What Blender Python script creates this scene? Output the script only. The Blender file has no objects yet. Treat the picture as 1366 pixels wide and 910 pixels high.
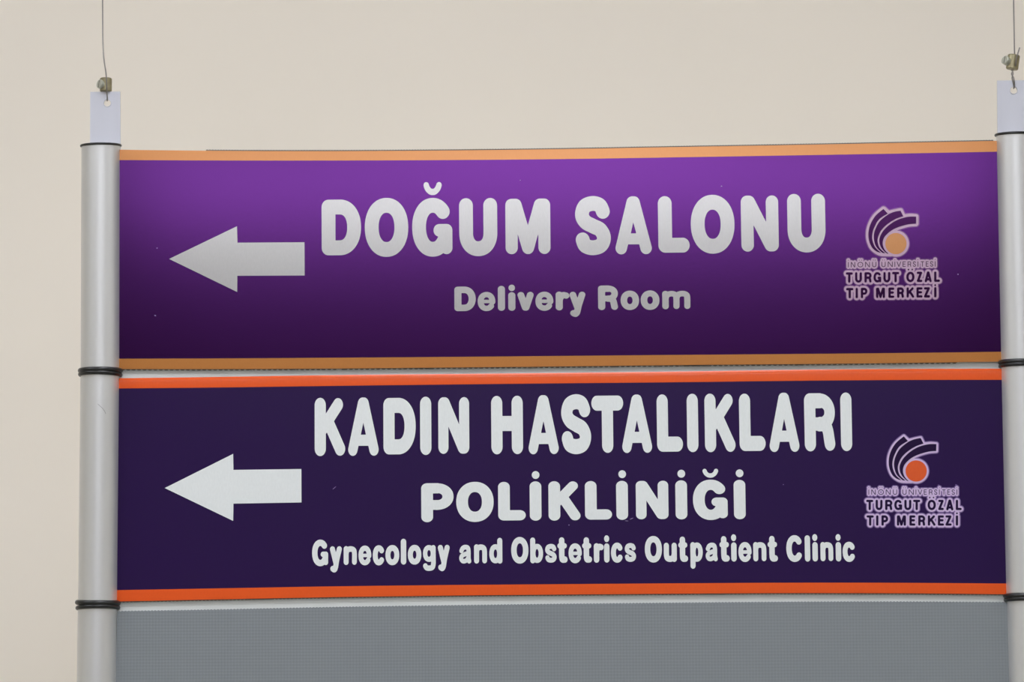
import bpy, bmesh, math
import numpy as np
from mathutils import Vector, Matrix, Euler
C = bpy.context.scene.collection
PI = math.pi

# ------------------------------------------------------------------ camera
F_PX = 5000.0
CAM_LOC = Vector((0.023017, -2.875094, -0.321224))
CAM_ROT = Euler((1.689878, 0.007265, 0.021474), 'XYZ')
cd = bpy.data.cameras.new('camera'); cam = bpy.data.objects.new('camera', cd); C.objects.link(cam)
cd.sensor_fit = 'HORIZONTAL'; cd.sensor_width = 36.0; cd.lens = 36.0 * F_PX / 1366.0
cd.clip_start = 0.05; cd.clip_end = 50
cam.location = CAM_LOC; cam.rotation_euler = CAM_ROT
bpy.context.scene.camera = cam
MR = CAM_ROT.to_matrix()

# ------------------------------------------------------------------ world, view
w = bpy.data.worlds.new('world'); bpy.context.scene.world = w; w.use_nodes = True
w.node_tree.nodes['Background'].inputs[0].default_value = (0.9, 0.95, 1.0, 1)
w.node_tree.nodes['Background'].inputs[1].default_value = 0.3
vs = bpy.context.scene.view_settings
vs.view_transform = 'Standard'; vs.look = 'None'; vs.gamma = 1.0; vs.use_curve_mapping = False
vs.exposure = 0.0
LAMP = 7.25            # radiance of the ceiling luminaires
# luminaires set in the ceiling: (x0, x1, y0, y1, relative strength)
LAMPS = [(-1.7, -1.1, -1.5, -0.3, 1), (1.5, 2.0, -1.5, -0.3, 1), (-0.3, 0.3, -1.5, -0.3, 1),
         (-1.5, -0.9, -4.3, -3.1, 1), (0.9, 1.5, -4.3, -3.1, 1), (-0.3, 0.3, -4.3, -3.1, 1),
         (-1.0, 0.93, -5.9, -4.8, 1)]
XL, XR, YB, YF, ZF, ZC = -3.0, 3.2, 0.45, -6.6, -1.9, 1.05

# ------------------------------------------------------------------ helpers
def lin(c):
    return tuple((v / 255 / 12.92) if v / 255 <= 0.04045 else ((v / 255 + 0.055) / 1.055) ** 2.4 for v in c)

def P(px, py, d=0.0):
    """point of the plane y = -d seen at photograph pixel (px, py)"""
    r = MR @ Vector(((px - 683) / F_PX, -(py - 455) / F_PX, -1.0))
    t = (-d - CAM_LOC.y) / r.y
    return CAM_LOC + r * t

def mat(name, col, rough=0.5, metal=0.0, spec=0.5, tint=None, emit=None, coat=0.0):
    m = bpy.data.materials.new(name); m.use_nodes = True
    b = m.node_tree.nodes['Principled BSDF']
    b.inputs['Base Color'].default_value = (*col, 1)
    b.inputs['Roughness'].default_value = rough
    b.inputs['Metallic'].default_value = metal
    b.inputs['Specular IOR Level'].default_value = spec
    b.inputs['Coat Weight'].default_value = coat
    if emit:
        b.inputs['Emission Color'].default_value = (0.88, 0.905, 1.0, 1); b.inputs['Emission Strength'].default_value = emit
    return m

def nodes(m):
    t = m.node_tree
    return t, t.nodes['Principled BSDF']

def add_noise(m, scale, amount, stretch=(1, 1, 1), bump=0.0, detail=3.0, bdist=0.0004):
    """low-contrast colour mottling and optional fine relief"""
    t, b = nodes(m)
    tc = t.nodes.new('ShaderNodeTexCoord'); mp = t.nodes.new('ShaderNodeMapping')
    mp.inputs['Scale'].default_value = stretch
    n = t.nodes.new('ShaderNodeTexNoise'); n.inputs['Scale'].default_value = scale; n.inputs['Detail'].default_value = detail
    t.links.new(tc.outputs['Object'], mp.inputs[0]); t.links.new(mp.outputs[0], n.inputs['Vector'])
    mr = t.nodes.new('ShaderNodeMapRange'); mr.inputs['From Min'].default_value = 0.3; mr.inputs['From Max'].default_value = 0.7
    mr.inputs['To Min'].default_value = 1 - amount; mr.inputs['To Max'].default_value = 1 + amount
    t.links.new(n.outputs['Fac'], mr.inputs['Value'])
    vm = t.nodes.new('ShaderNodeVectorMath'); vm.operation = 'SCALE'
    vm.inputs[0].default_value = b.inputs['Base Color'].default_value[:3]
    t.links.new(mr.outputs[0], vm.inputs['Scale']); t.links.new(vm.outputs[0], b.inputs['Base Color'])
    if bump:
        bp = t.nodes.new('ShaderNodeBump'); bp.inputs['Strength'].default_value = bump; bp.inputs['Distance'].default_value = bdist
        t.links.new(n.outputs['Fac'], bp.inputs['Height']); t.links.new(bp.outputs[0], b.inputs['Normal'])
    return vm

def mesh_obj(name, bm, m, parent=None, smooth=False, fixn=True):
    if fixn: bmesh.ops.recalc_face_normals(bm, faces=bm.faces)
    me = bpy.data.meshes.new(name); bm.to_mesh(me); bm.free()
    if smooth:
        for p in me.polygons: p.use_smooth = True
    me.materials.append(m)
    o = bpy.data.objects.new(name, me); C.objects.link(o)
    if parent: o.parent = parent; o.matrix_parent_inverse = parent.matrix_world.inverted()
    return o

def smooth_by_angle(o, deg=35):
    me = o.data
    for p in me.polygons: p.use_smooth = True
    bm = bmesh.new(); bm.from_mesh(me)
    for e in bm.edges:
        if len(e.link_faces) == 2 and e.calc_face_angle(0) > math.radians(deg): e.smooth = False
    bm.to_mesh(me); bm.free()

def empty(name, loc, label, cat, group=None):
    o = bpy.data.objects.new(name, None); C.objects.link(o); o.location = loc; o.empty_display_size = 0.05
    o['label'] = label; o['category'] = cat
    if group: o['group'] = group
    bpy.context.view_layer.update()
    return o

def box(bm, x0, x1, y0, y1, z0, z1):
    v = [bm.verts.new(p) for p in ((x0,y0,z0),(x1,y0,z0),(x1,y1,z0),(x0,y1,z0),(x0,y0,z1),(x1,y0,z1),(x1,y1,z1),(x0,y1,z1))]
    for f in ((0,1,2,3),(4,5,6,7),(0,1,5,4),(1,2,6,5),(2,3,7,6),(3,0,4,7)): bm.faces.new([v[i] for i in f])

def frame_of(a, b):
    z = (b - a).normalized(); x = Vector((0, 1, 0)).cross(z)
    if x.length < 1e-4: x = Vector((1, 0, 0))
    x.normalize(); y = z.cross(x)
    return x, y, z

def rod(bm, a, b, r, n=32, cap=True, r2=None, bev=0.0):
    x, y, z = frame_of(a, b); r2 = r if r2 is None else r2
    prof = [(a, r), (b, r2)]
    if bev: prof = [(a, r - bev), (a + z * bev, r), (b - z * bev, r2), (b, r2 - bev)]
    rings = [[bm.verts.new(c + (x * math.cos(2*PI*i/n) + y * math.sin(2*PI*i/n)) * q) for i in range(n)] for c, q in prof]
    for k in range(len(rings) - 1):
        for i in range(n): bm.faces.new((rings[k][i], rings[k][(i+1) % n], rings[k+1][(i+1) % n], rings[k+1][i]))
    if cap: bm.faces.new(rings[0][::-1]); bm.faces.new(rings[-1])

def torus(bm, c, axis, R, r, n=56, k=12):
    x, y, z = frame_of(c, c + axis)
    V = []
    for i in range(n):
        a = 2*PI*i/n; d = x*math.cos(a) + y*math.sin(a)
        V.append([bm.verts.new(c + d*(R + r*math.cos(2*PI*j/k)) + z*(r*math.sin(2*PI*j/k))) for j in range(k)])
    for i in range(n):
        for j in range(k): bm.faces.new((V[i][j], V[(i+1)%n][j], V[(i+1)%n][(j+1)%k], V[i][(j+1)%k]))

def tube_path(bm, pts, r, n=8):
    rings = []
    for i, p in enumerate(pts):
        t = (pts[min(i+1, len(pts)-1)] - pts[max(i-1, 0)])
        x, y, z = frame_of(Vector((0,0,0)), t)
        rings.append([bm.verts.new(p + (x*math.cos(2*PI*j/n) + y*math.sin(2*PI*j/n))*r) for j in range(n)])
    for a, b in zip(rings, rings[1:]):
        for j in range(n): bm.faces.new((a[j], a[(j+1)%n], b[(j+1)%n], b[j]))
    bm.faces.new(rings[0][::-1]); bm.faces.new(rings[-1])

def catmull(pts, n=8, closed=False):
    pts = [np.array(p, float) for p in pts]; out = []
    N = len(pts)
    for i in range(N if closed else N - 1):
        g = lambda k: pts[k % N] if closed else pts[min(max(k, 0), N-1)]
        a, b, c, d = g(i-1), g(i), g(i+1), g(i+2)
        for s in range(n):
            t = s / n
            out.append(0.5*((2*b) + (c-a)*t + (2*a-5*b+4*c-d)*t*t + (3*b-a-3*c+d)*t**3))
    if not closed: out.append(pts[-1])
    return [tuple(p) for p in out]

# ------------------------------------------------------------------ flat print shapes from distance fields
def seg_dist(X, Y, pts):
    D = np.full(X.shape, 1e9)
    for (x0, y0), (x1, y1) in zip(pts, pts[1:]):
        dx, dy = x1-x0, y1-y0; L = dx*dx + dy*dy
        t = np.clip(((X-x0)*dx + (Y-y0)*dy) / L, 0, 1) if L > 1e-12 else 0
        D = np.minimum(D, np.hypot(X-x0-t*dx, Y-y0-t*dy))
    return D

def poly_sdf(X, Y, pts):
    pts = list(pts) + [pts[0]]
    D = seg_dist(X, Y, pts); ins = np.zeros(X.shape, bool)
    for (x0, y0), (x1, y1) in zip(pts, pts[1:]):
        if y0 == y1: continue
        c = ((Y < y0) != (Y < y1)) & (X < (x1-x0)*(Y-y0)/(y1-y0) + x0); ins ^= c
    return np.where(ins, -D, D)

def contours(Fv, x0, y0, h):
    """closed zero loops of the sampled field"""
    Fv = Fv + 1e-9; s = Fv < 0
    ny, nx = Fv.shape; nxt = {}
    def pt(k):
        t, j, i = k
        if t == 0:
            a, b = Fv[j, i], Fv[j, i+1]; return (x0 + (i + a/(a-b))*h, y0 + j*h)
        a, b = Fv[j, i], Fv[j+1, i]; return (x0 + i*h, y0 + (j + a/(a-b))*h)
    code = s[:-1,:-1]*1 + s[:-1,1:]*2 + s[1:,1:]*4 + s[1:,:-1]*8
    T = {1:'LT',2:'TR',3:'LR',4:'RB',6:'TB',7:'LB',8:'BL',9:'BT',11:'BR',12:'RL',13:'RT',14:'TL'}
    for j, i in zip(*np.nonzero((code > 0) & (code < 15))):
        c = code[j, i]; e = {'T': (0,j,i), 'B': (0,j+1,i), 'L': (1,j,i), 'R': (1,j,i+1)}
        ps = [T[c]] if c in T else (['LT','RB'] if c == 5 else ['TR','BL'])
        for a, b in ps: nxt[e[a]] = e[b]
    loops = []
    while nxt:
        k0 = next(iter(nxt)); k = k0; L = []
        while k in nxt:
            L.append(pt(k)); k = nxt.pop(k)
        if len(L) > 5: loops.append(L)
    return loops

def rdp(pts, eps):
    P_ = np.array(pts)
    if len(P_) < 8: return pts
    far = int(np.argmax(np.hypot(*(P_ - P_[0]).T)))
    def rec(a, b):
        st = [(a, b)]; keep = {a, b}
        while st:
            a, b = st.pop()
            if b - a < 2: continue
            p, q = P_[a], P_[b % len(P_)]; d = q - p; n = np.hypot(*d)
            s = P_[a+1:b]
            dist = np.abs(d[0]*(s[:,1]-p[1]) - d[1]*(s[:,0]-p[0]))/n if n > 1e-9 else np.hypot(*(s-p).T)
            m = int(np.argmax(dist))
            if dist[m] > eps: st += [(a, a+1+m), (a+1+m, b)]; keep.add(a+1+m)
        return keep
    k = sorted((rec(0, far) | rec(far, len(P_))) - {len(P_)})
    return [tuple(P_[i]) for i in k]

def field_loops(fn, bx, h=0.5, eps=0.04):
    x0, y0, x1, y1 = bx
    X, Y = np.meshgrid(np.arange(x0, x1 + h, h), np.arange(y0, y1 + h, h))
    return [rdp(l, eps) for l in contours(fn(X, Y), x0, y0, h)]

def print_shape(name, loops, m, parent, d, thick=0.0):
    """fill closed pixel loops (holes by even-odd) on the plane y = -d"""
    cu = bpy.data.curves.new('t', 'CURVE'); cu.dimensions = '2D'; cu.fill_mode = 'BOTH'
    for L in loops:
        sp = cu.splines.new('POLY'); sp.points.add(len(L) - 1); sp.use_cyclic_u = True
        for q, (a, b) in zip(sp.points, L): q.co = ((a - 683)/100, -(b - 455)/100, 0, 1)
    o = bpy.data.objects.new('t', cu); C.objects.link(o)
    dg = bpy.context.evaluated_depsgraph_get(); me = bpy.data.meshes.new_from_object(o.evaluated_get(dg))
    bpy.data.objects.remove(o); bpy.data.curves.remove(cu)
    bm = bmesh.new(); bm.from_mesh(me); bpy.data.meshes.remove(me)
    bmesh.ops.remove_doubles(bm, verts=bm.verts, dist=1e-6)
    for v in bm.verts: v.co = P(v.co.x*100 + 683, 455 - v.co.y*100, d)
    for f in bm.faces:
        f.normal_update()
        if f.normal.y > 0: f.normal_flip()
    if thick:
        g = bmesh.ops.extrude_face_region(bm, geom=bm.faces[:])
        for v in [e for e in g['geom'] if isinstance(e, bmesh.types.BMVert)]: v.co.y += thick
        return mesh_obj(name, bm, m, parent)
    return mesh_obj(name, bm, m, parent, fixn=False)

# ------------------------------------------------------------------ rounded lettering (skeleton strokes, y up, 0..1 inside the pen)
def E_(cx, cy, rx, ry, a0, a1, n=28, p=2.15):
    out = []
    for i in range(n + 1):
        a = math.radians(a0 + (a1-a0)*i/n); c, s = math.cos(a), math.sin(a)
        out.append((cx + rx*math.copysign(abs(c)**(2/p), c), cy + ry*math.copysign(abs(s)**(2/p), s)))
    return out
S_ = catmull
CURVE_S = S_([(.96,.82),(.82,.955),(.48,1),(.12,.93),(0,.74),(.16,.585),(.5,.49),(.84,.40),(1,.23),(.87,.06),(.5,0),(.14,.05),(.02,.18)], 8)
G = {
 'D': [(1, [(.5,1),(0,1),(0,0),(.5,0)]), (1, E_(.45,.5,.55,.5,90,-90))],
 'O': [(1, E_(.5,.5,.5,.5,0,360,48))],
 'G': [(1, E_(.5,.5,.5,.5,44,328,44)), (.85, [(.74,.43),(1,.43),(1,.03)])],
 'C': [(1, E_(.5,.5,.5,.5,42,318,44))],
 'U': [(1, [(0,1),(0,.36)] + E_(.5,.36,.5,.36,180,360) + [(1,1)])],
 'M': [(.88, [(0,0),(0,1),(.13,1),(.5,0),(.87,1),(1,1),(1,0)])],
 'm': [(.9, [(0,0),(0,1)]), (.86, S_([(0,.6),(.08,.9),(.27,1),(.43,.93),(.5,.7),(.5,0)])), (.86, S_([(.5,.6),(.57,.9),(.77,1),(.94,.93),(1,.7),(1,0)]))],
 'S': [(1, CURVE_S)], 's': [(.78, CURVE_S)],
 'A': [(.83, [(-.02,-.03),(.46,1.03),(.54,1.03),(1.02,-.03)]), (.74, [(.15,.185),(.85,.185)])],
 'L': [(1, [(0,1),(0,0),(1,0)])],
 'N': [(.9, [(0,0),(0,1),(.08,1),(.92,0),(1,0),(1,1)])],
 'I': [(1, [(.5,0),(.5,1)])], 'l': [(1, [(.5,0),(.5,1)])], 'i': [(1, [(.5,0),(.5,1)])], '.': [(1, [(.5,0),(.5,1)])],
 'K': [(1, [(0,0),(0,1)]), (.88, [(.9,1.01),(.1,.44)]), (.92, [(.4,.62),(1,-.01)])],
 'H': [(1, [(0,0),(0,1)]), (1, [(1,0),(1,1)]), (1, [(0,.535),(1,.535)])],
 'T': [(1, [(0,1),(1,1)]), (1, [(.5,1),(.5,0)])],
 'R': [(1, [(0,0),(0,1),(.5,1)]), (.93, E_(.45,.73,.52,.28,90,-90)), (.88, [(0,.46),(.5,.46)]), (.95, S_([(.5,.46),(.75,.43),(.87,.3),(.93,.1),(.96,0)]))],
 'P': [(1, [(0,0),(0,1),(.5,1)]), (.95, E_(.45,.71,.56,.295,90,-90)), (.95, [(0,.42),(.5,.42)])],
 'E': [(1, [(1,1),(0,1),(0,0),(1,0)]), (1, [(0,.53),(.9,.53)])],
 'Z': [(1, [(0,1),(.95,1),(0,0),(1,0)])],
 'V': [(.95, [(0,1),(.5,0),(1,1)])], 'v': [(.95, [(0,1),(.46,0),(.54,0),(1,1)])],
 'e': [(.55, [(.0,.5),(1,.5)]), (.83, E_(.5,.5,.53,.53,-3,320,40))],
 'r': [(1, [(0,0),(0,1)]), (.95, S_([(0,.55),(.22,.82),(.6,.97),(1,.93)]))],
 'y': [(.93, [(0,1),(.47,.36)]), (.93, S_([(1,1),(.62,.46),(.45,.12),(.28,.0),(.05,.04)]))],
 'o': [(.92, E_(.5,.5,.52,.52,0,360,40))],
 'n': [(.92, [(0,0),(0,1)]), (.88, S_([(0,.62),(.14,.9),(.5,1),(.88,.93),(1,.68),(1,0)]))],
 'u': [(.95, [(1,0),(1,1)]), (.95, S_([(1,.38),(.86,.1),(.5,0),(.12,.07),(0,.32),(0,1)]))],
 'c': [(.9, E_(.5,.5,.52,.52,40,320,40))],
 'g': [(.8, E_(.46,.72,.48,.29,0,360,36)), (.85, S_([(1,1),(1,.6),(1,.22),(.86,.04),(.5,0),(.16,.02),(0,.11)]))],
 'a': [(.76, S_([(.04,.74),(.2,.92),(.5,1),(.84,.95),(.95,.72),(.95,.25),(1.02,.0)])), (.72, S_([(.93,.58),(.5,.5),(.1,.38),(0,.2),(.13,.04),(.4,0),(.75,.1),(.93,.3)]))],
 'd': [(.93, [(1,0),(1,1)]), (.82, E_(.47,.35,.47,.35,0,360,36))],
 'b': [(.93, [(0,0),(0,1)]), (.82, E_(.53,.35,.47,.35,0,360,36))],
 'p': [(.93, [(0,0),(0,1)]), (.82, E_(.53,.66,.47,.34,0,360,36))],
 't': [(1, S_([(.4,1),(.4,.6),(.4,.2),(.52,.02),(1,.01)])), (.85, [(0,.72),(.95,.72)])],
 '~': [(1, S_([(0,1),(.1,.5),(.3,.1),(.5,0),(.7,.1),(.9,.5),(1,1)]))],
}
def shear_at(x): return -0.006 + 0.032*(x - 160)/1175

def glyph_field(ch, bx, rx, ry, shear=True):
    """returns (sdf in pen units, padded box) of one glyph whose outline fills the pixel box"""
    xl, xr, yt, yb = bx; xc, yc = (xl+xr)/2, (yt+yb)/2
    s = shear_at(xc) if shear else 0.0; k = 0.009 if shear else 0.0
    if shear and ch not in 'OoCce.~S': xl += abs(s)*(yb-yt)/2; xr -= abs(s)*(yb-yt)/2
    w_, h_ = max(xr-xl-2*rx, 0), max(yb-yt-2*ry, 0)
    def fn(X, Y, off=0.0):
        Xs = X - s*(Y-yc); Ys = Y + k*(X-xc)
        D = np.full(X.shape, 1e9)
        for wt, st in G[ch]:
            pts = [((xl + rx + u*w_)/rx, (yb - ry - v*h_)/ry) for u, v in st]
            D = np.minimum(D, seg_dist(Xs/rx, Ys/ry, pts) - wt)
        return D
    return fn, (xl-4, yt-4, xr+4, yb+4)

def text_part(name, glyphs, rx, ry, m, parent, d, label=None, shear=True, pens=None):
    loops = []
    for g in glyphs:
        ch, bx = g[0], g[1:5]
        r1, r2 = (pens or {}).get(ch, (rx, ry))
        fn, b = glyph_field(ch, bx, r1, r2, shear)
        loops += field_loops(fn, b, 0.5 if bx[3]-bx[2] > 20 else 0.33, 0.03)
    o = print_shape(name, loops, m, parent, d)
    if label: o['label'] = label
    return o

# ------------------------------------------------------------------ materials
M_wall = mat('cream_paint', lin((238,230,216)), 0.85, spec=0.2); add_noise(M_wall, 3.0, 0.02, bump=0.1, detail=6)
M_ceil = mat('ceiling_paint', lin((235,233,225)), 0.9, spec=0.2)
M_floor = mat('vinyl_floor', lin((196,193,185)), 0.4)
M_side = mat('side_paint', lin((214,210,196)), 0.85, spec=0.2)
M_far = mat('brown_panelling', lin((92,80,72)), 0.6); add_noise(M_far, 6, 0.1, (1, 1, 6))
M_lamp = mat('diffuser', (1, 1, 1), 0.5, emit=LAMP)
M_lframe = mat('lamp_frame', lin((235,235,235)), 0.4)
M_alu = mat('anodised_aluminium', lin((214,214,212)), 0.4, metal=0.6); add_noise(M_alu, 60, 0.02, (1, 1, 0.03))
M_tab = mat('aluminium_tab', lin((196,197,204)), 0.45, metal=0.3); add_noise(M_tab, 80, 0.02, (1, 1, 0.05))
M_profile = mat('pale_profile', lin((238,241,237)), 0.45, metal=0.0); add_noise(M_profile, 20, 0.03, (1, 1, 1))
M_rubber = mat('black_rubber', lin((24,25,24)), 0.32, spec=0.5)
M_cable = mat('steel_wire', lin((135,130,125)), 0.4, metal=0.7)
M_brass = mat('nickel_brass', lin((150,142,112)), 0.35, metal=0.7); add_noise(M_brass, 300, 0.15, bump=0.2)
M_nickel = mat('nickel_screw', lin((190,192,178)), 0.35, metal=0.6)

def film(name, c, metal, rough=0.13, weave=True, coat=0.0):
    m = mat(name, lin(c) if max(c) > 1 else c, rough, metal=metal, spec=0.35, coat=coat)
    t, b = nodes(m)
    if weave: add_noise(m, 900, 0.022, (1, 1, 0.35), bump=0.06, detail=2, bdist=0.0001)
    return m
M_purple = film('purple_print', (0.062, 0.0115, 0.103), 0.87)
M_gold = film('gold_print', (0.50, 0.20, 0.052), 0.2)
M_white1 = film('white_print_satin', (0.425, 0.415, 0.40), 0.3)
M_navy = film('dark_violet_print', (0.022, 0.008, 0.058), 0.0)
M_orange = film('orange_print', (226, 90, 38), 0.0)
M_white2 = film('white_print', (226, 230, 228), 0.0)
M_plum = film('deep_plum_print', (0.030, 0.004, 0.040), 0.85)
M_dark2 = film('deep_violet_print', (0.016, 0.006, 0.038), 0.0)
M_halo1 = film('pale_mauve_print', (176, 148, 168), 0.1)
M_halo1b = film('mid_mauve_print', (0.17, 0.07, 0.20), 0.4)
M_halo2 = film('pale_lilac_print', (204, 182, 216), 0.0)
M_halo2b = film('mid_lilac_print', (122, 98, 150), 0.0)
M_thin1 = film('plum_grey_print', (0.09, 0.05, 0.085), 0.3)
M_thin2 = film('violet_grey_print', (0.075, 0.05, 0.115), 0.0)
M_disc1 = film('gold_disc_print', (186, 128, 76), 0.15)
M_disc2 = film('orange_disc_print', (216, 92, 48), 0.0)

# grey retro-reflective sheet: fine honeycomb emboss
M_grey = mat('grey_embossed_sheet', lin((128,134,137)), 0.4, spec=0.4)
def grid_tex(m):
    t, b = nodes(m)
    tc = t.nodes.new('ShaderNodeTexCoord'); mp = t.nodes.new('ShaderNodeMapping')
    mp.inputs['Rotation'].default_value = (0, math.radians(45), 0)
    t.links.new(tc.outputs['Object'], mp.inputs[0])
    k = 2*PI/0.0034
    sx = t.nodes.new('ShaderNodeSeparateXYZ'); t.links.new(mp.outputs[0], sx.inputs[0])
    outs = []
    for ax in ('X', 'Z'):
        a = t.nodes.new('ShaderNodeMath'); a.operation = 'MULTIPLY'; a.inputs[1].default_value = k; t.links.new(sx.outputs[ax], a.inputs[0])
        s = t.nodes.new('ShaderNodeMath'); s.operation = 'SINE'; t.links.new(a.outputs[0], s.inputs[0]); outs.append(s)
    mu = t.nodes.new('ShaderNodeMath'); mu.operation = 'MULTIPLY'
    t.links.new(outs[0].outputs[0], mu.inputs[0]); t.links.new(outs[1].outputs[0], mu.inputs[1])
    n = t.nodes.new('ShaderNodeTexNoise'); n.inputs['Scale'].default_value = 14; t.links.new(tc.outputs['Object'], n.inputs['Vector'])
    am = t.nodes.new('ShaderNodeMath'); am.operation = 'MULTIPLY'; t.links.new(mu.outputs[0], am.inputs[0]); t.links.new(n.outputs['Fac'], am.inputs[1])
    mr = t.nodes.new('ShaderNodeMapRange'); mr.inputs['From Min'].default_value = -0.6; mr.inputs['From Max'].default_value = 0.6
    mr.inputs['To Min'].default_value = 0.955; mr.inputs['To Max'].default_value = 1.045; t.links.new(am.outputs[0], mr.inputs['Value'])
    vm = t.nodes.new('ShaderNodeVectorMath'); vm.operation = 'SCALE'; vm.inputs[0].default_value = b.inputs['Base Color'].default_value[:3]
    t.links.new(mr.outputs[0], vm.inputs['Scale']); t.links.new(vm.outputs[0], b.inputs['Base Color'])
    bp = t.nodes.new('ShaderNodeBump'); bp.inputs['Strength'].default_value = 0.2; bp.inputs['Distance'].default_value = 0.0003
    t.links.new(mu.outputs[0], bp.inputs['Height']); t.links.new(bp.outputs[0], b.inputs['Normal'])
grid_tex(M_grey)
M_edge = mat('dark_sheet_edge', lin((98,94,90)), 0.6)

# ------------------------------------------------------------------ room shell
def slab(name, dims, m):
    bm = bmesh.new(); box(bm, *dims); o = mesh_obj(name, bm, m); o['kind'] = 'structure'; return o
T = 0.1
slab('wall_back', (XL, XR, YB, YB+T, ZF, ZC), M_wall)
slab('wall_left', (XL-T, XL, YF, YB+T, ZF, ZC), M_side)
slab('wall_right', (XR, XR+T, YF, YB+T, ZF, ZC), M_side)
slab('wall_front', (XL, XR, YF-T, YF, ZF, ZC), M_far)
slab('floor', (XL-T, XR+T, YF-T, YB+T, ZF-T, ZF), M_floor)
slab('ceiling', (XL-T, XR+T, YF-T, YB+T, ZC, ZC+T), M_ceil)
names = ['near the hanging sign, over its left post', 'near the hanging sign, over its right post', 'near the hanging sign, over its middle',
         'halfway along the room, left', 'halfway along the room, right', 'halfway along the room, middle', 'at the far end, wide one']
for (x0, x1, y0, y1, s), nm in zip(LAMPS, names):
    L = empty('ceiling_light', ((x0+x1)/2, (y0+y1)/2, ZC), 'flat white ceiling light panel ' + nm, 'ceiling light')
    bm = bmesh.new(); box(bm, x0, x1, y0, y1, ZC-0.012, ZC-0.002); mesh_obj('diffuser', bm, M_lamp, L)
    bm = bmesh.new(); e = 0.02
    for q in ((x0-e, x1+e, y0-e, y0), (x0-e, x1+e, y1, y1+e), (x0-e, x0, y0, y1), (x1, x1+e, y0, y1)): box(bm, *q, ZC-0.018, ZC-0.0005)
    mesh_obj('lamp_frame', bm, M_lframe, L)

# ------------------------------------------------------------------ posts
PXM = 0.000577
def post(label, segs, rad, tab, hole, rings):
    root = empty('sign_post', P(segs[-1][2], segs[-1][3]), label, 'sign post')
    up = Vector((0, 0, 1))
    for (xa, ya, xb, yb) in segs:
        bm = bmesh.new(); rod(bm, P(xb, yb), P(xa, ya), rad, 64, bev=0.0006); o = mesh_obj('tube', bm, M_alu, root); smooth_by_angle(o)
    for (x, y, tx, ty, r) in rings:
        bm = bmesh.new(); ax = Vector((tx, ty, 1)).normalized()
        torus(bm, P(x, y), ax, rad + r*0.25, r); mesh_obj('rubber_ring', bm, M_rubber, root, smooth=True)
    # flat tab with a drilled hole
    hx, hy, hr = hole
    circ = [(hx + hr*math.cos(2*PI*i/28), hy + hr*math.sin(2*PI*i/28)) for i in range(28)]
    o = print_shape('mounting_tab', [tab, circ], M_tab, root, 0.001, thick=0.002)
    o['label'] = 'flat pale aluminium tab with a round hole'
    # rim of the hole
    bm = bmesh.new(); torus(bm, P(hx, hy, 0.0011), Vector((0, 1, 0)), (hr+0.3)*PXM, 0.0003, 28, 8)
    mesh_obj('hole_rim', bm, M_tab, o, smooth=True)
    return root
RAD = 26.2*PXM
pleft = post('brushed aluminium tube post left of the signs, with black rubber rings',
     [(134.6,194.5,133.8,494), (133.6,501,130.6,803), (130.2,810,126.6,1100)], RAD,
     [(120.3,122.6),(160.2,122),(161,230),(120,230)], (143.2,137.5,4.9),
     [(134.6,194.5,-.01,-.055,0.0009), (134,494.5,.0,-.03,0.0019), (133.8,500,.015,.02,0.0017),
      (130.6,804,.02,-.06,0.0020), (130.6,811,-.01,.03,0.0017), (126.6,1103,0,0,0.0019)])
M_scratch = mat('scratch', lin((140,138,134)), 0.5, metal=0.4)
bm = bmesh.new()
pts = []
for x, y in ((114,523),(119,528),(125,534),(131,539.5),(136,544),(139.5,548.5),(141,552)):
    pts.append(P(x, y, math.sqrt(RAD**2 - ((x-133.4)*PXM)**2)))
tube_path(bm, pts, 0.00016, 5); sc_ = mesh_obj('scratch', bm, M_scratch, pleft); sc_['label'] = 'thin diagonal scratch on the middle tube'
post('brushed aluminium tube post right of the signs, cut by the photo edge',
     [(1355,180,1361.4,482), (1361.6,490,1368.4,793), (1369.4,800,1377,1100)], RAD*1.008,
     [(1330.2,107.5),(1371,107),(1372,215),(1331,215)], (1352.3,120.5,4.9),
     [(1355,180,.0,-.05,0.0010), (1361.5,483.5,.02,-.04,0.0018), (1361.7,488.5,.01,.0,0.0016),
      (1368.6,795,.0,-.03,0.0018), (1369,800,.0,.0,0.0016), (1377,1103,0,0,0.0019)])

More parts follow.
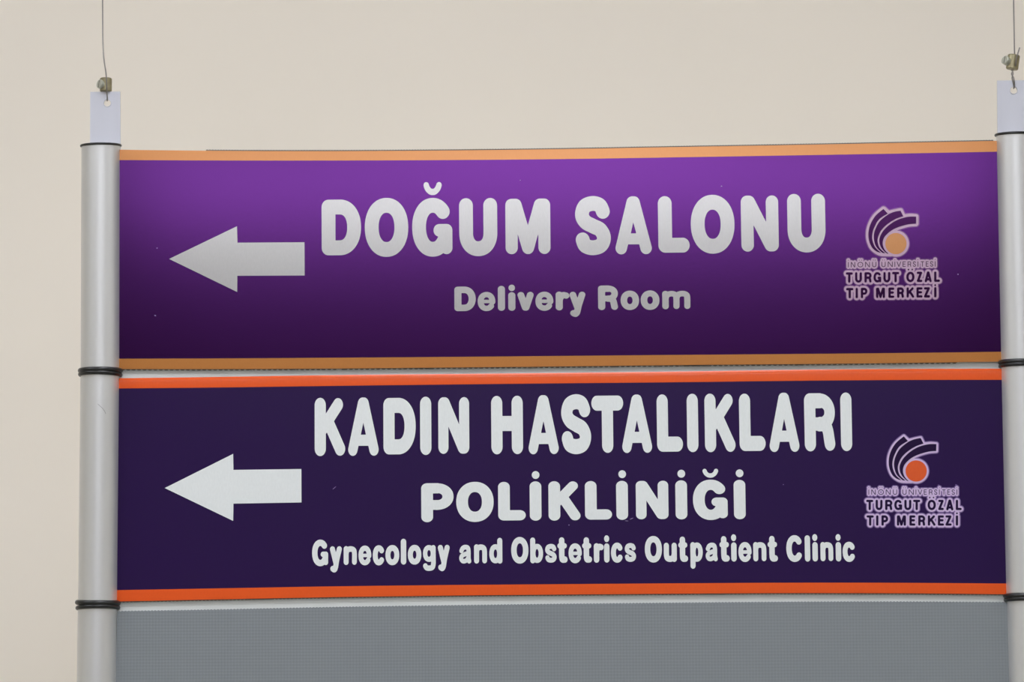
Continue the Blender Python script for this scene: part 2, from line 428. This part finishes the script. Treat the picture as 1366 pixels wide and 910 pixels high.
# ------------------------------------------------------------------ suspension cables with clamps
def cable(label, path, body, tilt, screw, extra):
    top = P(*path[0]); root = empty('suspension_cable', P(*path[-1][:2], 0.003), label, 'cable')
    pts = [P(x, y, d) for x, y, d in path]
    pts = [Vector((pts[0].x - 0.002, 0, ZC - 0.0005))] + [Vector(p) for p in catmull([tuple(p) for p in pts], 5)]
    bm = bmesh.new(); tube_path(bm, pts, 0.00052); mesh_obj('wire', bm, M_cable, root, smooth=True)
    for e in extra:
        bm = bmesh.new(); tube_path(bm, [Vector(p) for p in catmull([tuple(P(*q)) for q in e], 5)], 0.0005); mesh_obj('wire_end', bm, M_cable, root, smooth=True)
    (bx, by, bh, br) = body; d = 0.0035
    ax = Vector((math.sin(tilt), 0, math.cos(tilt)))
    c = P(bx, by, 0.0)
    bm = bmesh.new(); rod(bm, c - ax*bh*PXM, c + ax*bh*PXM, br*PXM, 28, bev=0.0006)
    cl = mesh_obj('clamp', bm, M_brass, root); smooth_by_angle(cl)
    bm = bmesh.new()
    s = P(screw[0], screw[1], 0.003); dr = Vector((-0.75, -0.65, 0.15 * (1 if tilt == 0 else 2))).normalized()
    rod(bm, s - dr*0.004, s + dr*0.0016, screw[2]*PXM, 24, bev=0.0004)
    sc = mesh_obj('clamp_screw', bm, M_nickel, cl); smooth_by_angle(sc)
    bm = bmesh.new(); e = s + dr*0.00165; u = dr.cross(Vector((0, 0, 1))).normalized(); v = dr.cross(u)
    q = [bm.verts.new(e + u*a*0.0004 + v*b*screw[2]*PXM*0.8) for a, b in ((-1,-1),(1,-1),(1,1),(-1,1))]
    bm.faces.new(q); mesh_obj('screw_slot', bm, M_edge, cl)
    return root
cable('thin steel cable with clamp, holding up the left post',
      [(135.2,-60,0),(136.6,-10,0),(137.0,25,0.001),(137.3,55,0.003),(138.6,78,0.006),(141.3,97,0.0068),(142.2,110,0.0068),(142.4,121,0.006),(143.2,131,0.003),(143.2,134.5,0.0005)],
      (141.2,113.2,9.2,8.2), 0.0, (134.2,112.3,6.2), [])
cable('thin steel cable with clamp, holding up the right post',
      [(1350.8,-60,0),(1352.0,-5,0),(1352.8,40,0.0),(1353.2,66,0.0),(1353.4,78,0.0),(1351,94,0.001),(1349.6,99,0.003),(1352.2,104,0.004),(1353,112,0.0036),(1352.3,118,0.0005)],
      (1351.3,83,10,8.3), 0.16, (1341.8,80.5,6.0),
      [[(1354.5,88,0.005),(1356.5,76,0.0066),(1360.2,63.5,0.0066)], [(1349.5,93,0.002),(1351.4,98,0.004),(1350.2,104,0.0034),(1352,112,0.0036),(1352.8,117,0.0008)]])

# ------------------------------------------------------------------ sign panels
def interp(tab, x):
    xs, ys = zip(*tab); return float(np.interp(x, xs, ys))
def spl(tab):                    # smooth polyline through measured edge points
    tab = [(tab[0][0] - 1.4, tab[0][1])] + list(tab[1:-1]) + [(tab[-1][0] + 1.2, tab[-1][1])]   # the ends sit in the slots of the tubes
    return catmull(tab, 6)
TOP1 = [(160.2,199.8),(300,201.3),(450,201.6),(600,200.7),(750,198.9),(900,196.2),(1050,193.6),(1200,190.6),(1329,187.9)]
TOP1b = [(160.2,213.6),(300,214.2),(450,214.2),(600,213.6),(750,212.3),(900,210),(1050,207.5),(1200,204.9),(1329.3,202.4)]
BOT1a = [(160,478.6),(300,478.2),(450,477.3),(600,476.2),(750,474.9),(900,473.6),(1050,472.4),(1200,471),(1335,469.4)]
BOT1 = [(160,492.4),(300,492.5),(450,491.8),(600,490.4),(750,488.9),(900,487.2),(1050,485.9),(1200,484.3),(1335.3,482.6)]
TOP2 = [(160,504.7),(300,502.8),(450,500.3),(600,498.9),(750,497.4),(900,495.7),(1050,493.4),(1200,492.2),(1335.6,491.9)]
TOP2b = [(160,518.3),(300,516.9),(450,514.8),(600,513),(750,511.4),(900,510),(1050,508.2),(1200,507),(1336,506.8)]
BOT2a = [(157.6,787.4),(300,784.9),(450,782.3),(600,780.6),(750,779.4),(900,778.3),(1050,777.5),(1200,777.6),(1342,778.6)]
BOT2 = [(157.4,802.5),(300,799.6),(450,796.7),(600,794.7),(750,793.3),(900,792.2),(1050,791.3),(1200,791.6),(1342.4,792.9)]
TOP3 = [(156.4,815.8),(300,813.4),(450,810.2),(600,808),(750,806),(900,804.6),(1050,803.3),(1200,803),(1343.4,803.8)]
BOT3 = [(151,1104),(450,1100),(750,1097),(1050,1096),(1352,1098)]

def band(t, b): return [spl(t) + spl(b)[::-1]]
def shift(tab, dy): return [(x, y + dy) for x, y in tab]
def teeth(tab, dy, per, amp, x0=None, x1=None):
    pts = spl(tab); xs = [p[0] for p in pts]; ys = [p[1] for p in pts]
    a, b = x0 or xs[0], x1 or xs[-1]; out = []; n = int((b-a)/per)
    for i in range(n):
        for f, k in ((0, 0), (.15, 1), (.6, 1), (.75, 0)):
            x = a + (i+f)*per; out.append((x, float(np.interp(x, xs, ys)) + dy*(1 if k else 1-amp)))
    return out

def sign(label, top, bot, ptop, pbot):
    mid = P(745, (bot[4][1] if len(bot) > 5 else bot[2][1]))
    root = empty('directory_sign', mid, label, 'sign')
    print_shape('backing_profile', band(ptop, pbot), M_profile, root, -0.0012, thick=0.005)
    return root
S1 = sign('upper purple sign with gold stripes reading DOĞUM SALONU, Delivery Room', TOP1, BOT1, shift(TOP1, 0.6), shift(BOT1, 6.2))
S2 = sign('lower dark violet sign with orange stripes reading KADIN HASTALIKLARI POLİKLİNİĞİ', TOP2, BOT2, shift(BOT1, 6.4), shift(BOT2, 7.2))
S3 = sign('blank grey sign panel below the two lettered signs', TOP3, BOT3, shift(BOT2, 7.4), shift(BOT3, 6))

def pl(name, loops, m, root, d, label=None, thick=0.0):
    o = print_shape(name, loops, m, root, d, thick)
    if label: o['label'] = label
    return o
# grey sheets behind the films (their ragged edges peek out)
up = [p for p in teeth(TOP1, -1.5, 3.7, 0.25, 275, 1328)]
lo = [p for p in teeth(BOT1, 1.7, 7.25, 0.55, 161, 1284)]
pl('grey_sheet', [[(161, 203)] + [(274, 203)] + up + [(1328, 203), (1333, 470), (1285, 480)] + lo[::-1]], M_edge, S1, 0.0016, 'dark ragged sheet edge behind the film', 0.0004)
lo = [p for p in teeth(BOT2, 1.5, 5.1, 0.25, 158, 1342)]
pl('grey_sheet', [[(160, 510), (1334, 498), (1341.5, 780)] + lo[::-1]], M_edge, S2, 0.0016, 'dark ragged sheet edge behind the film', 0.0004)
up = [p for p in teeth(TOP3, -0.6, 4.4, 1.0, 157, 1343)]
pl('grey_sheet', [up + [(1343.6, 803.9)] + spl(BOT3)[::-1] + [(156.3, 816)]], M_grey, S3, 0.0022, 'grey sheet with fine honeycomb embossing', 0.001)

D0 = 0.0022
pl('film', band(TOP1, BOT1), M_purple, S1, D0, 'satin purple film')
pl('stripe', band(TOP1, TOP1b), M_gold, S1, D0+0.0001, 'gold stripe along the top edge')
pl('stripe', band(BOT1a, BOT1), M_gold, S1, D0+0.0001, 'gold stripe along the bottom edge')
pl('film', band(shift(TOP2, 3.5), BOT2), M_navy, S2, D0, 'dark violet film')
pl('stripe', band(BOT2a, BOT2), M_orange, S2, D0+0.0001, 'orange stripe along the bottom edge')
# upper orange stripe, its lip curling back over the profile
bm = bmesh.new(); ta, tb = spl(TOP2), spl(TOP2b); rows = [0, .04, .08, .12, .16, .2, .25, .3, 1.0]; V = []
for f in rows:
    c = max(0.0, 1 - f/0.3)
    V.append([bm.verts.new(P(a[0], a[1] + (b[1]-a[1])*f, D0 + 0.0001 - 0.0006*c*c)) for a, b in zip(ta, tb)])
for a, b in zip(V, V[1:]):
    for i in range(len(a)-1): bm.faces.new((a[i], b[i], b[i+1], a[i+1]))
o = mesh_obj('stripe', bm, M_orange, S2, smooth=True, fixn=False); o['label'] = 'orange stripe along the top edge'

# arrows
D1 = D0 + 0.0002
pl('arrow', [[(225.5,345.5),(316.2,301.8),(316.8,323.8),(406.2,323.2),(406.4,367.6),(316.6,368.0),(316.4,389.6)]], M_white1, S1, D1, 'white arrow pointing left')
pl('arrow', [[(219.8,651.2),(311,605.6),(311.4,627),(402,625.8),(402.2,670.4),(311.4,672),(311,695)]], M_white2, S2, D1, 'white arrow pointing left')

# lettering, every box measured on the photograph: glyph, x0, x1, y0, y1
L1 = [('D',429.0,481.7,266.3,340.5),('O',486.6,544.6,264,342.8),('G',549.6,605,264,342.5),('U',612.3,663.6,264.3,341.8),('M',672.8,735.6,263.9,340.2),
      ('S',767.3,814.7,261.6,340.5),('A',819.3,870.5,262,339.2),('L',877.4,920.2,261.6,337.1),('O',921.5,979.8,259.9,338.5),('N',987,1040.1,259.9,336.6),('U',1049.7,1101.8,258.6,336.8),
      ('~',565,589.2,242.9,260.3)]
text_part('lettering', L1, 9.2, 9.9, M_white1, S1, D1, 'large white words DOĞUM SALONU', pens={'~': (3.6, 4.2)})
L2 = [('D',606,634.7,382.4,415.1),('e',636.8,661.2,389.3,415.3),('l',664,673.7,381.5,414.7),('i',677.9,687.2,389.9,414.7),('.',678.3,687,379.9,388.4),('v',690,712.3,389.3,414.7),
      ('e',713.9,738.5,389,414.9),('r',741.1,760,389,414.1),('y',759.4,781.5,389,423.1),('R',797.6,825.4,380.9,413.7),('o',827.8,852.6,387.8,413.7),('o',854.6,879.7,387.5,413.5),('m',882.8,921.7,387.5,412.9)]
text_part('lettering', L2, 4.75, 4.3, M_white1, S1, D1, 'small white words Delivery Room', pens={'.': (4.3, 4.2)})
L3 = [('K',419.7,461.1,530.7,608.4),('A',463.6,505.8,530.4,608.1),('D',511.3,554.7,530.9,606.2),('I',560.2,575.6,529.3,607),('N',583.7,626.9,529,606.4),
      ('H',655,697.8,528.2,606),('A',703.8,746.1,527.3,605.9),('S',748.8,788.4,526,606),('T',788.7,832,527.9,604.2),('A',828.5,870.7,526.5,604.2),('L',875.7,911.2,526.2,602.6),
      ('I',915.8,931.7,525.4,603.2),('K',939.4,981.9,525.1,603.2),('L',985.5,1021.5,525.2,601.7),('A',1024.7,1067.3,524.1,602.9),('R',1072.3,1115.9,524.7,602.1),('I',1120.3,1137.4,523.8,601.8)]
text_part('lettering', L3, 7.45, 10.0, M_white2, S2, D1, 'large white words KADIN HASTALIKLARI')
L4 = [('P',561.8,605.3,644.7,696.6),('O',608.6,658.5,642.9,696.4),('L',664.3,701.4,642.9,694.4),('I',706.4,722.4,642.3,694.7),('.',709.4,719.6,628.6,639),
      ('K',731.4,775.1,642,694.5),('L',780,816.5,641.8,693.3),('I',821.7,838,641.6,693.6),('.',824.8,835.2,627.5,637.9),('N',847.1,892.7,640.9,693.4),('I',900.6,917.1,640.9,693),('.',903.7,914,626.8,637.4),
      ('G',924,972.2,640,693.8),('~',937.2,958,625.5,637.4),('I',978.3,995.1,640.3,692.8),('.',981.4,991.8,626.3,636.7)]
text_part('lettering', L4, 7.8, 6.8, M_white2, S2, D1, 'medium white word POLİKLİNİĞİ', pens={'.': (5.1, 5.15), '~': (2.8, 2.9)})
L5 = [('G',416.3,438.3,720,755.5),('y',439.9,456.3,728.6,764.1),('n',458.1,476.4,728.3,754.1),('e',477.9,495.6,727.8,754.4),('c',497.1,513.5,727.5,754.4),('o',514.1,532.7,727.3,754.1),
      ('l',534.6,542,718.9,753.3),('o',544,562.1,727,753.3),('g',563.7,581.8,726.7,762.3),('y',583.8,600.2,726.7,762.3),('a',611.5,629.3,725.9,753),('n',632,650.1,725.9,752.2),('d',651.9,670.5,717.4,752.4),
      ('O',681.9,704.9,716.5,752),('b',706.9,725.2,716.9,751.9),('s',726.4,743.4,724.8,751.7),('t',742.9,757.2,716.9,751.1),('e',758.2,776.4,724.8,751.7),('t',775.9,789.8,716.9,750.9),('r',792,805.7,724.8,750.8),
      ('i',805.7,813.2,725.1,750.6),('.',805.9,812.6,714.3,723.3),('c',814.9,831.6,724,750.9),('s',832.5,849.4,723.7,750.6),('O',860.2,883,715.2,750.6),('u',885.2,903.2,724,750),('t',904.1,918,716,749.8),
      ('p',920.5,938.4,723.1,759.1),('a',940.1,958.2,723.1,750),('t',959,973.5,715.4,749.5),('i',975.2,982.6,723.7,749.3),('.',975.2,982,712.9,722),('e',984.8,1002.9,723.1,750),('n',1004.3,1022.9,722.9,749.3),
      ('t',1023.2,1037.8,715.1,749.5),('C',1048.9,1071.2,714.1,749.8),('l',1073.2,1080.7,714.3,749.3),('i',1083.5,1090.9,723.3,749.1),('.',1083.5,1090.2,712.7,721.8),('n',1093.9,1112.1,722.9,749.1),
      ('i',1114.6,1122,723.3,749.1),('.',1114.6,1121.1,712.7,721.5),('c',1123.9,1141.5,722.8,749.8)]
text_part('lettering', L5, 3.6, 4.2, M_white2, S2, D1, 'small white words Gynecology and Obstetrics Outpatient Clinic', pens={'.': (3.35, 4.4)})

# ------------------------------------------------------------------ the emblem and its three lines of lettering
def em(pts): return [(1145 + x/10.71, 265 + y/10.71) for x, y in pts]
SEP_A = [(432,212),(310,300),(245,400),(212,500),(214,600),(250,700),(335,778)]
SEP_B = [(650,262),(540,300),(430,370),(340,460),(292,560),(292,640),(322,712),(392,782)]
petal1 = em(S_([(360,148),(255,235),(185,340),(148,460),(150,580),(190,690),(255,752),(325,776)], 5) + S_([(318,768),(245,700),(203,600),(201,500),(234,400),(300,292),(420,214)], 5))
petal2 = em(S_([(430,222),(318,310),(256,405),(224,505),(226,600),(262,698),(345,776)], 5) + S_([(385,780),(310,712),(280,640),(280,560),(330,450),(425,358),(535,290),(642,252)], 5) + [(602,172)] + S_([(602,172),(515,188),(430,222)], 4))
petal3 = em(S_([(826,258),(740,258),(655,272),(545,310),(436,380),(350,468),(304,560),(304,640),(335,712),(400,778),(430,787)], 5) + S_([(400,760),(365,710),(348,640),(365,565),(420,498),(500,440),(600,398),(720,366),(824,358)], 5))
outline = em([(360,148)] + S_([(360,148),(255,235),(185,340),(148,460),(150,580),(190,690),(255,752),(330,785),(470,790)], 5) + S_([(400,760),(365,710),(348,640),(365,565),(420,498),(500,440),(600,398),(720,366),(824,358)], 5)
             + [(826,258)] + S_([(826,258),(740,252),(645,262)], 4) + [(602,172)] + S_([(602,172),(515,190),(430,212)], 4))
DC, DR = (1145 + 537/10.71, 265 + 643/10.71), 14.2
TB = [('T',1128.2,1137.6),('U',1140.6,1149.8),('R',1153.2,1162.9),('G',1165.2,1175.6),('U',1178.4,1187.7),('T',1190,1199.4),('O',1209,1219.9),('Z',1223,1230.4),('A',1233.6,1242.8),('L',1246.1,1253.9)]
TM = [('T',1128.7,1138.3),('I',1141.3,1143.9),('P',1148.3,1157.1),('M',1168.6,1180.6),('E',1185.1,1193),('R',1196.7,1206.1),('K',1209.3,1219.5),('E',1222.5,1230.6),('Z',1232.5,1240.7),('I',1246.1,1248.8)]
TU = [('I',1131.1,1132.3),('N',1135,1140.8),('O',1143.9,1151.5),('N',1154,1160.4),('U',1163.4,1169),('U',1175.8,1181.4),('N',1184.3,1190.9),('I',1193.1,1194.4),('V',1196.2,1202),('E',1204,1208.2),
      ('R',1210.7,1215.6),('S',1217.8,1221.8),('I',1224,1225),('T',1228.1,1232.9),('E',1235,1238.7),('S',1240.7,1244.9),('I',1246.9,1248.2)]
def ycap(x, y0, y1, s): return y0 + (x-1128)/126*s, y1 + (x-1128)/126*s
def logo_fields():
    bold, thin = [], []
    def add(lst, ch, a, b, y0, y1, r, wt=1.0):
        strokes = []
        for wgt, st in G[ch]:
            strokes.append([(a + r + u*max(b-a-2*r, 0), y1 - r - v*(y1-y0-2*r)) for u, v in st])
        lst.append((strokes, r))
    for ch, a, b in TB: add(bold, ch, a, b, *ycap(a, 363.4, 377.2, -1.2), 1.55)
    for ch, a, b in TM: add(bold, ch, a, b, *ycap(a, 384.2, 398.0, -1.2), 1.55)
    for ch, a, b in TU: add(thin, ch, a, b, *ycap(a, 349.6, 356.8, -1.2), 0.5)
    dots = [(1211.9,359.7,1.0),(1216.9,359.6,1.0),(1247.6,380.4,1.15)]
    tdots = [(1131.7,347.3,.55),(1146.2,347.1,.55),(1149.2,347.1,.55),(1164.8,347,.55),(1167.6,347,.55),(1177.2,346.9,.55),(1180,346.9,.55),(1193.8,346.8,.55),(1224.5,346.4,.55),(1247.5,346.2,.55)]
    for x, y, r in dots: bold.append(([[(x, y), (x+.01, y)]], r))
    for x, y, r in tdots: thin.append(([[(x, y), (x+.01, y)]], r))
    return bold, thin
BOLD, THIN = logo_fields()

def stroke_field(lst, X, Y):
    D = np.full(X.shape, 1e9)
    for strokes, r in lst:
        for st in strokes: D = np.minimum(D, seg_dist(X, Y, st) - r)
    return D

def logo(root, xf, halo, halo_b, dark, thin, disc, r0, r1, tr0, tr1, label):
    h = 0.4
    bx = (1118, 340, 1264, 408); X, Y = np.meshgrid(np.arange(bx[0], bx[2], h), np.arange(bx[1], bx[3], h))
    Dt = np.minimum(stroke_field(BOLD, X, Y), stroke_field(THIN, X, Y) + 0.5)
    bm_ = (1140, 266, 1236, 350); X2, Y2 = np.meshgrid(np.arange(bm_[0], bm_[2], h), np.arange(bm_[1], bm_[3], h))
    Dm = np.minimum(poly_sdf(X2, Y2, outline), np.hypot(X2-DC[0], Y2-DC[1]) - DR)
    def ls(D, c, b, eps=0.06): return [[xf(*p) for p in rdp(l, eps)] for l in contours(D - c, b[0], b[1], h)]
    # soft printed glow, stepped: outer, middle, inner
    a = print_shape('emblem', ls(Dm, r0, bm_), halo, root, D1); a['label'] = label
    print_shape('glow', ls(Dm, r1, bm_), halo_b, a, D1 - 0.00005)
    t = print_shape('emblem_caption', ls(Dt, tr0, bx), halo, root, D1); t['label'] = 'pale glow behind the lettering under the emblem'
    print_shape('glow', ls(Dt, tr1, bx), halo_b, t, D1 - 0.00008)
    for nm, pp in (('petal', petal1), ('petal', petal2), ('petal', petal3)):
        print_shape(nm, [[xf(*p) for p in pp]], dark, a, D1 + 0.0001)
    print_shape('disc', [[xf(DC[0] + DR*math.cos(2*PI*i/48), DC[1] + DR*math.sin(2*PI*i/48)) for i in range(48)]], disc, a, D1 + 0.0001)
    h2 = 0.25
    def letters(lst, m, lab):
        loops = []
        for g in lst:
            pts = [p for s in g[0] for p in s]; r = g[1]
            b = (min(p[0] for p in pts)-r-1, min(p[1] for p in pts)-r-1, max(p[0] for p in pts)+r+1, max(p[1] for p in pts)+r+1)
            loops += [[xf(*p) for p in l] for l in field_loops(lambda X_, Y_: stroke_field([g], X_, Y_), b, h2, 0.03)]
        print_shape('caption_lettering', loops, m, t, D1 + 0.0001)['label'] = lab
    letters(BOLD, dark, 'bold dark capitals TURGUT ÖZAL TIP MERKEZİ')
    letters(THIN, thin, 'thin capitals İNÖNÜ ÜNİVERSİTESİ')
logo(S1, lambda x, y: (x, y), M_halo1, M_halo1b, M_plum, M_thin1, M_disc1, 3.3, 4.6, 2.7, 3.7, 'emblem of three fanned petals over a gold disc')
def xf2(x, y):
    if y > 343: return (1155.4 + (x-1128.2)*1.0143, y + 303.4 + (x-1128)/126*1.2)
    return (x + 27.0, y + 303.4)
logo(S2, xf2, M_halo2, M_halo2b, M_dark2, M_thin2, M_disc2, 2.4, 3.6, 2.2, 3.4, 'emblem of three fanned petals over an orange disc')

# small scuffs on the films
M_scuff = film('scuff', (150, 130, 170), 0.0, weave=False)
for (r_, x, y, w_, h_, a) in ((S2, 842.5, 692, 2.6, .5, -.4), (S2, 836, 695, 2.5, .35, .1), (S2, 446, 651, 3.2, .4, -.7), (S2, 759, 700.5, .6, .6, 0), (S1, 209.5, 331, .7, .6, 0), (S1, 962.5, 248.5, .9, .8, 0),
                              (S1, 207, 421, 1.4, .8, .3), (S2, 1045, 646.5, .6, .6, 0), (S1, 694, 240.5, .8, .6, 0), (S1, 1278, 366, .8, .8, 0)):
    c, s = math.cos(a), math.sin(a)
    pts = [(x + w_*math.cos(q)*c - h_*math.sin(q)*s, y + w_*math.cos(q)*s + h_*math.sin(q)*c) for q in [2*PI*i/10 for i in range(10)]]
    print_shape('scuff', [pts], M_scuff, r_, D1)
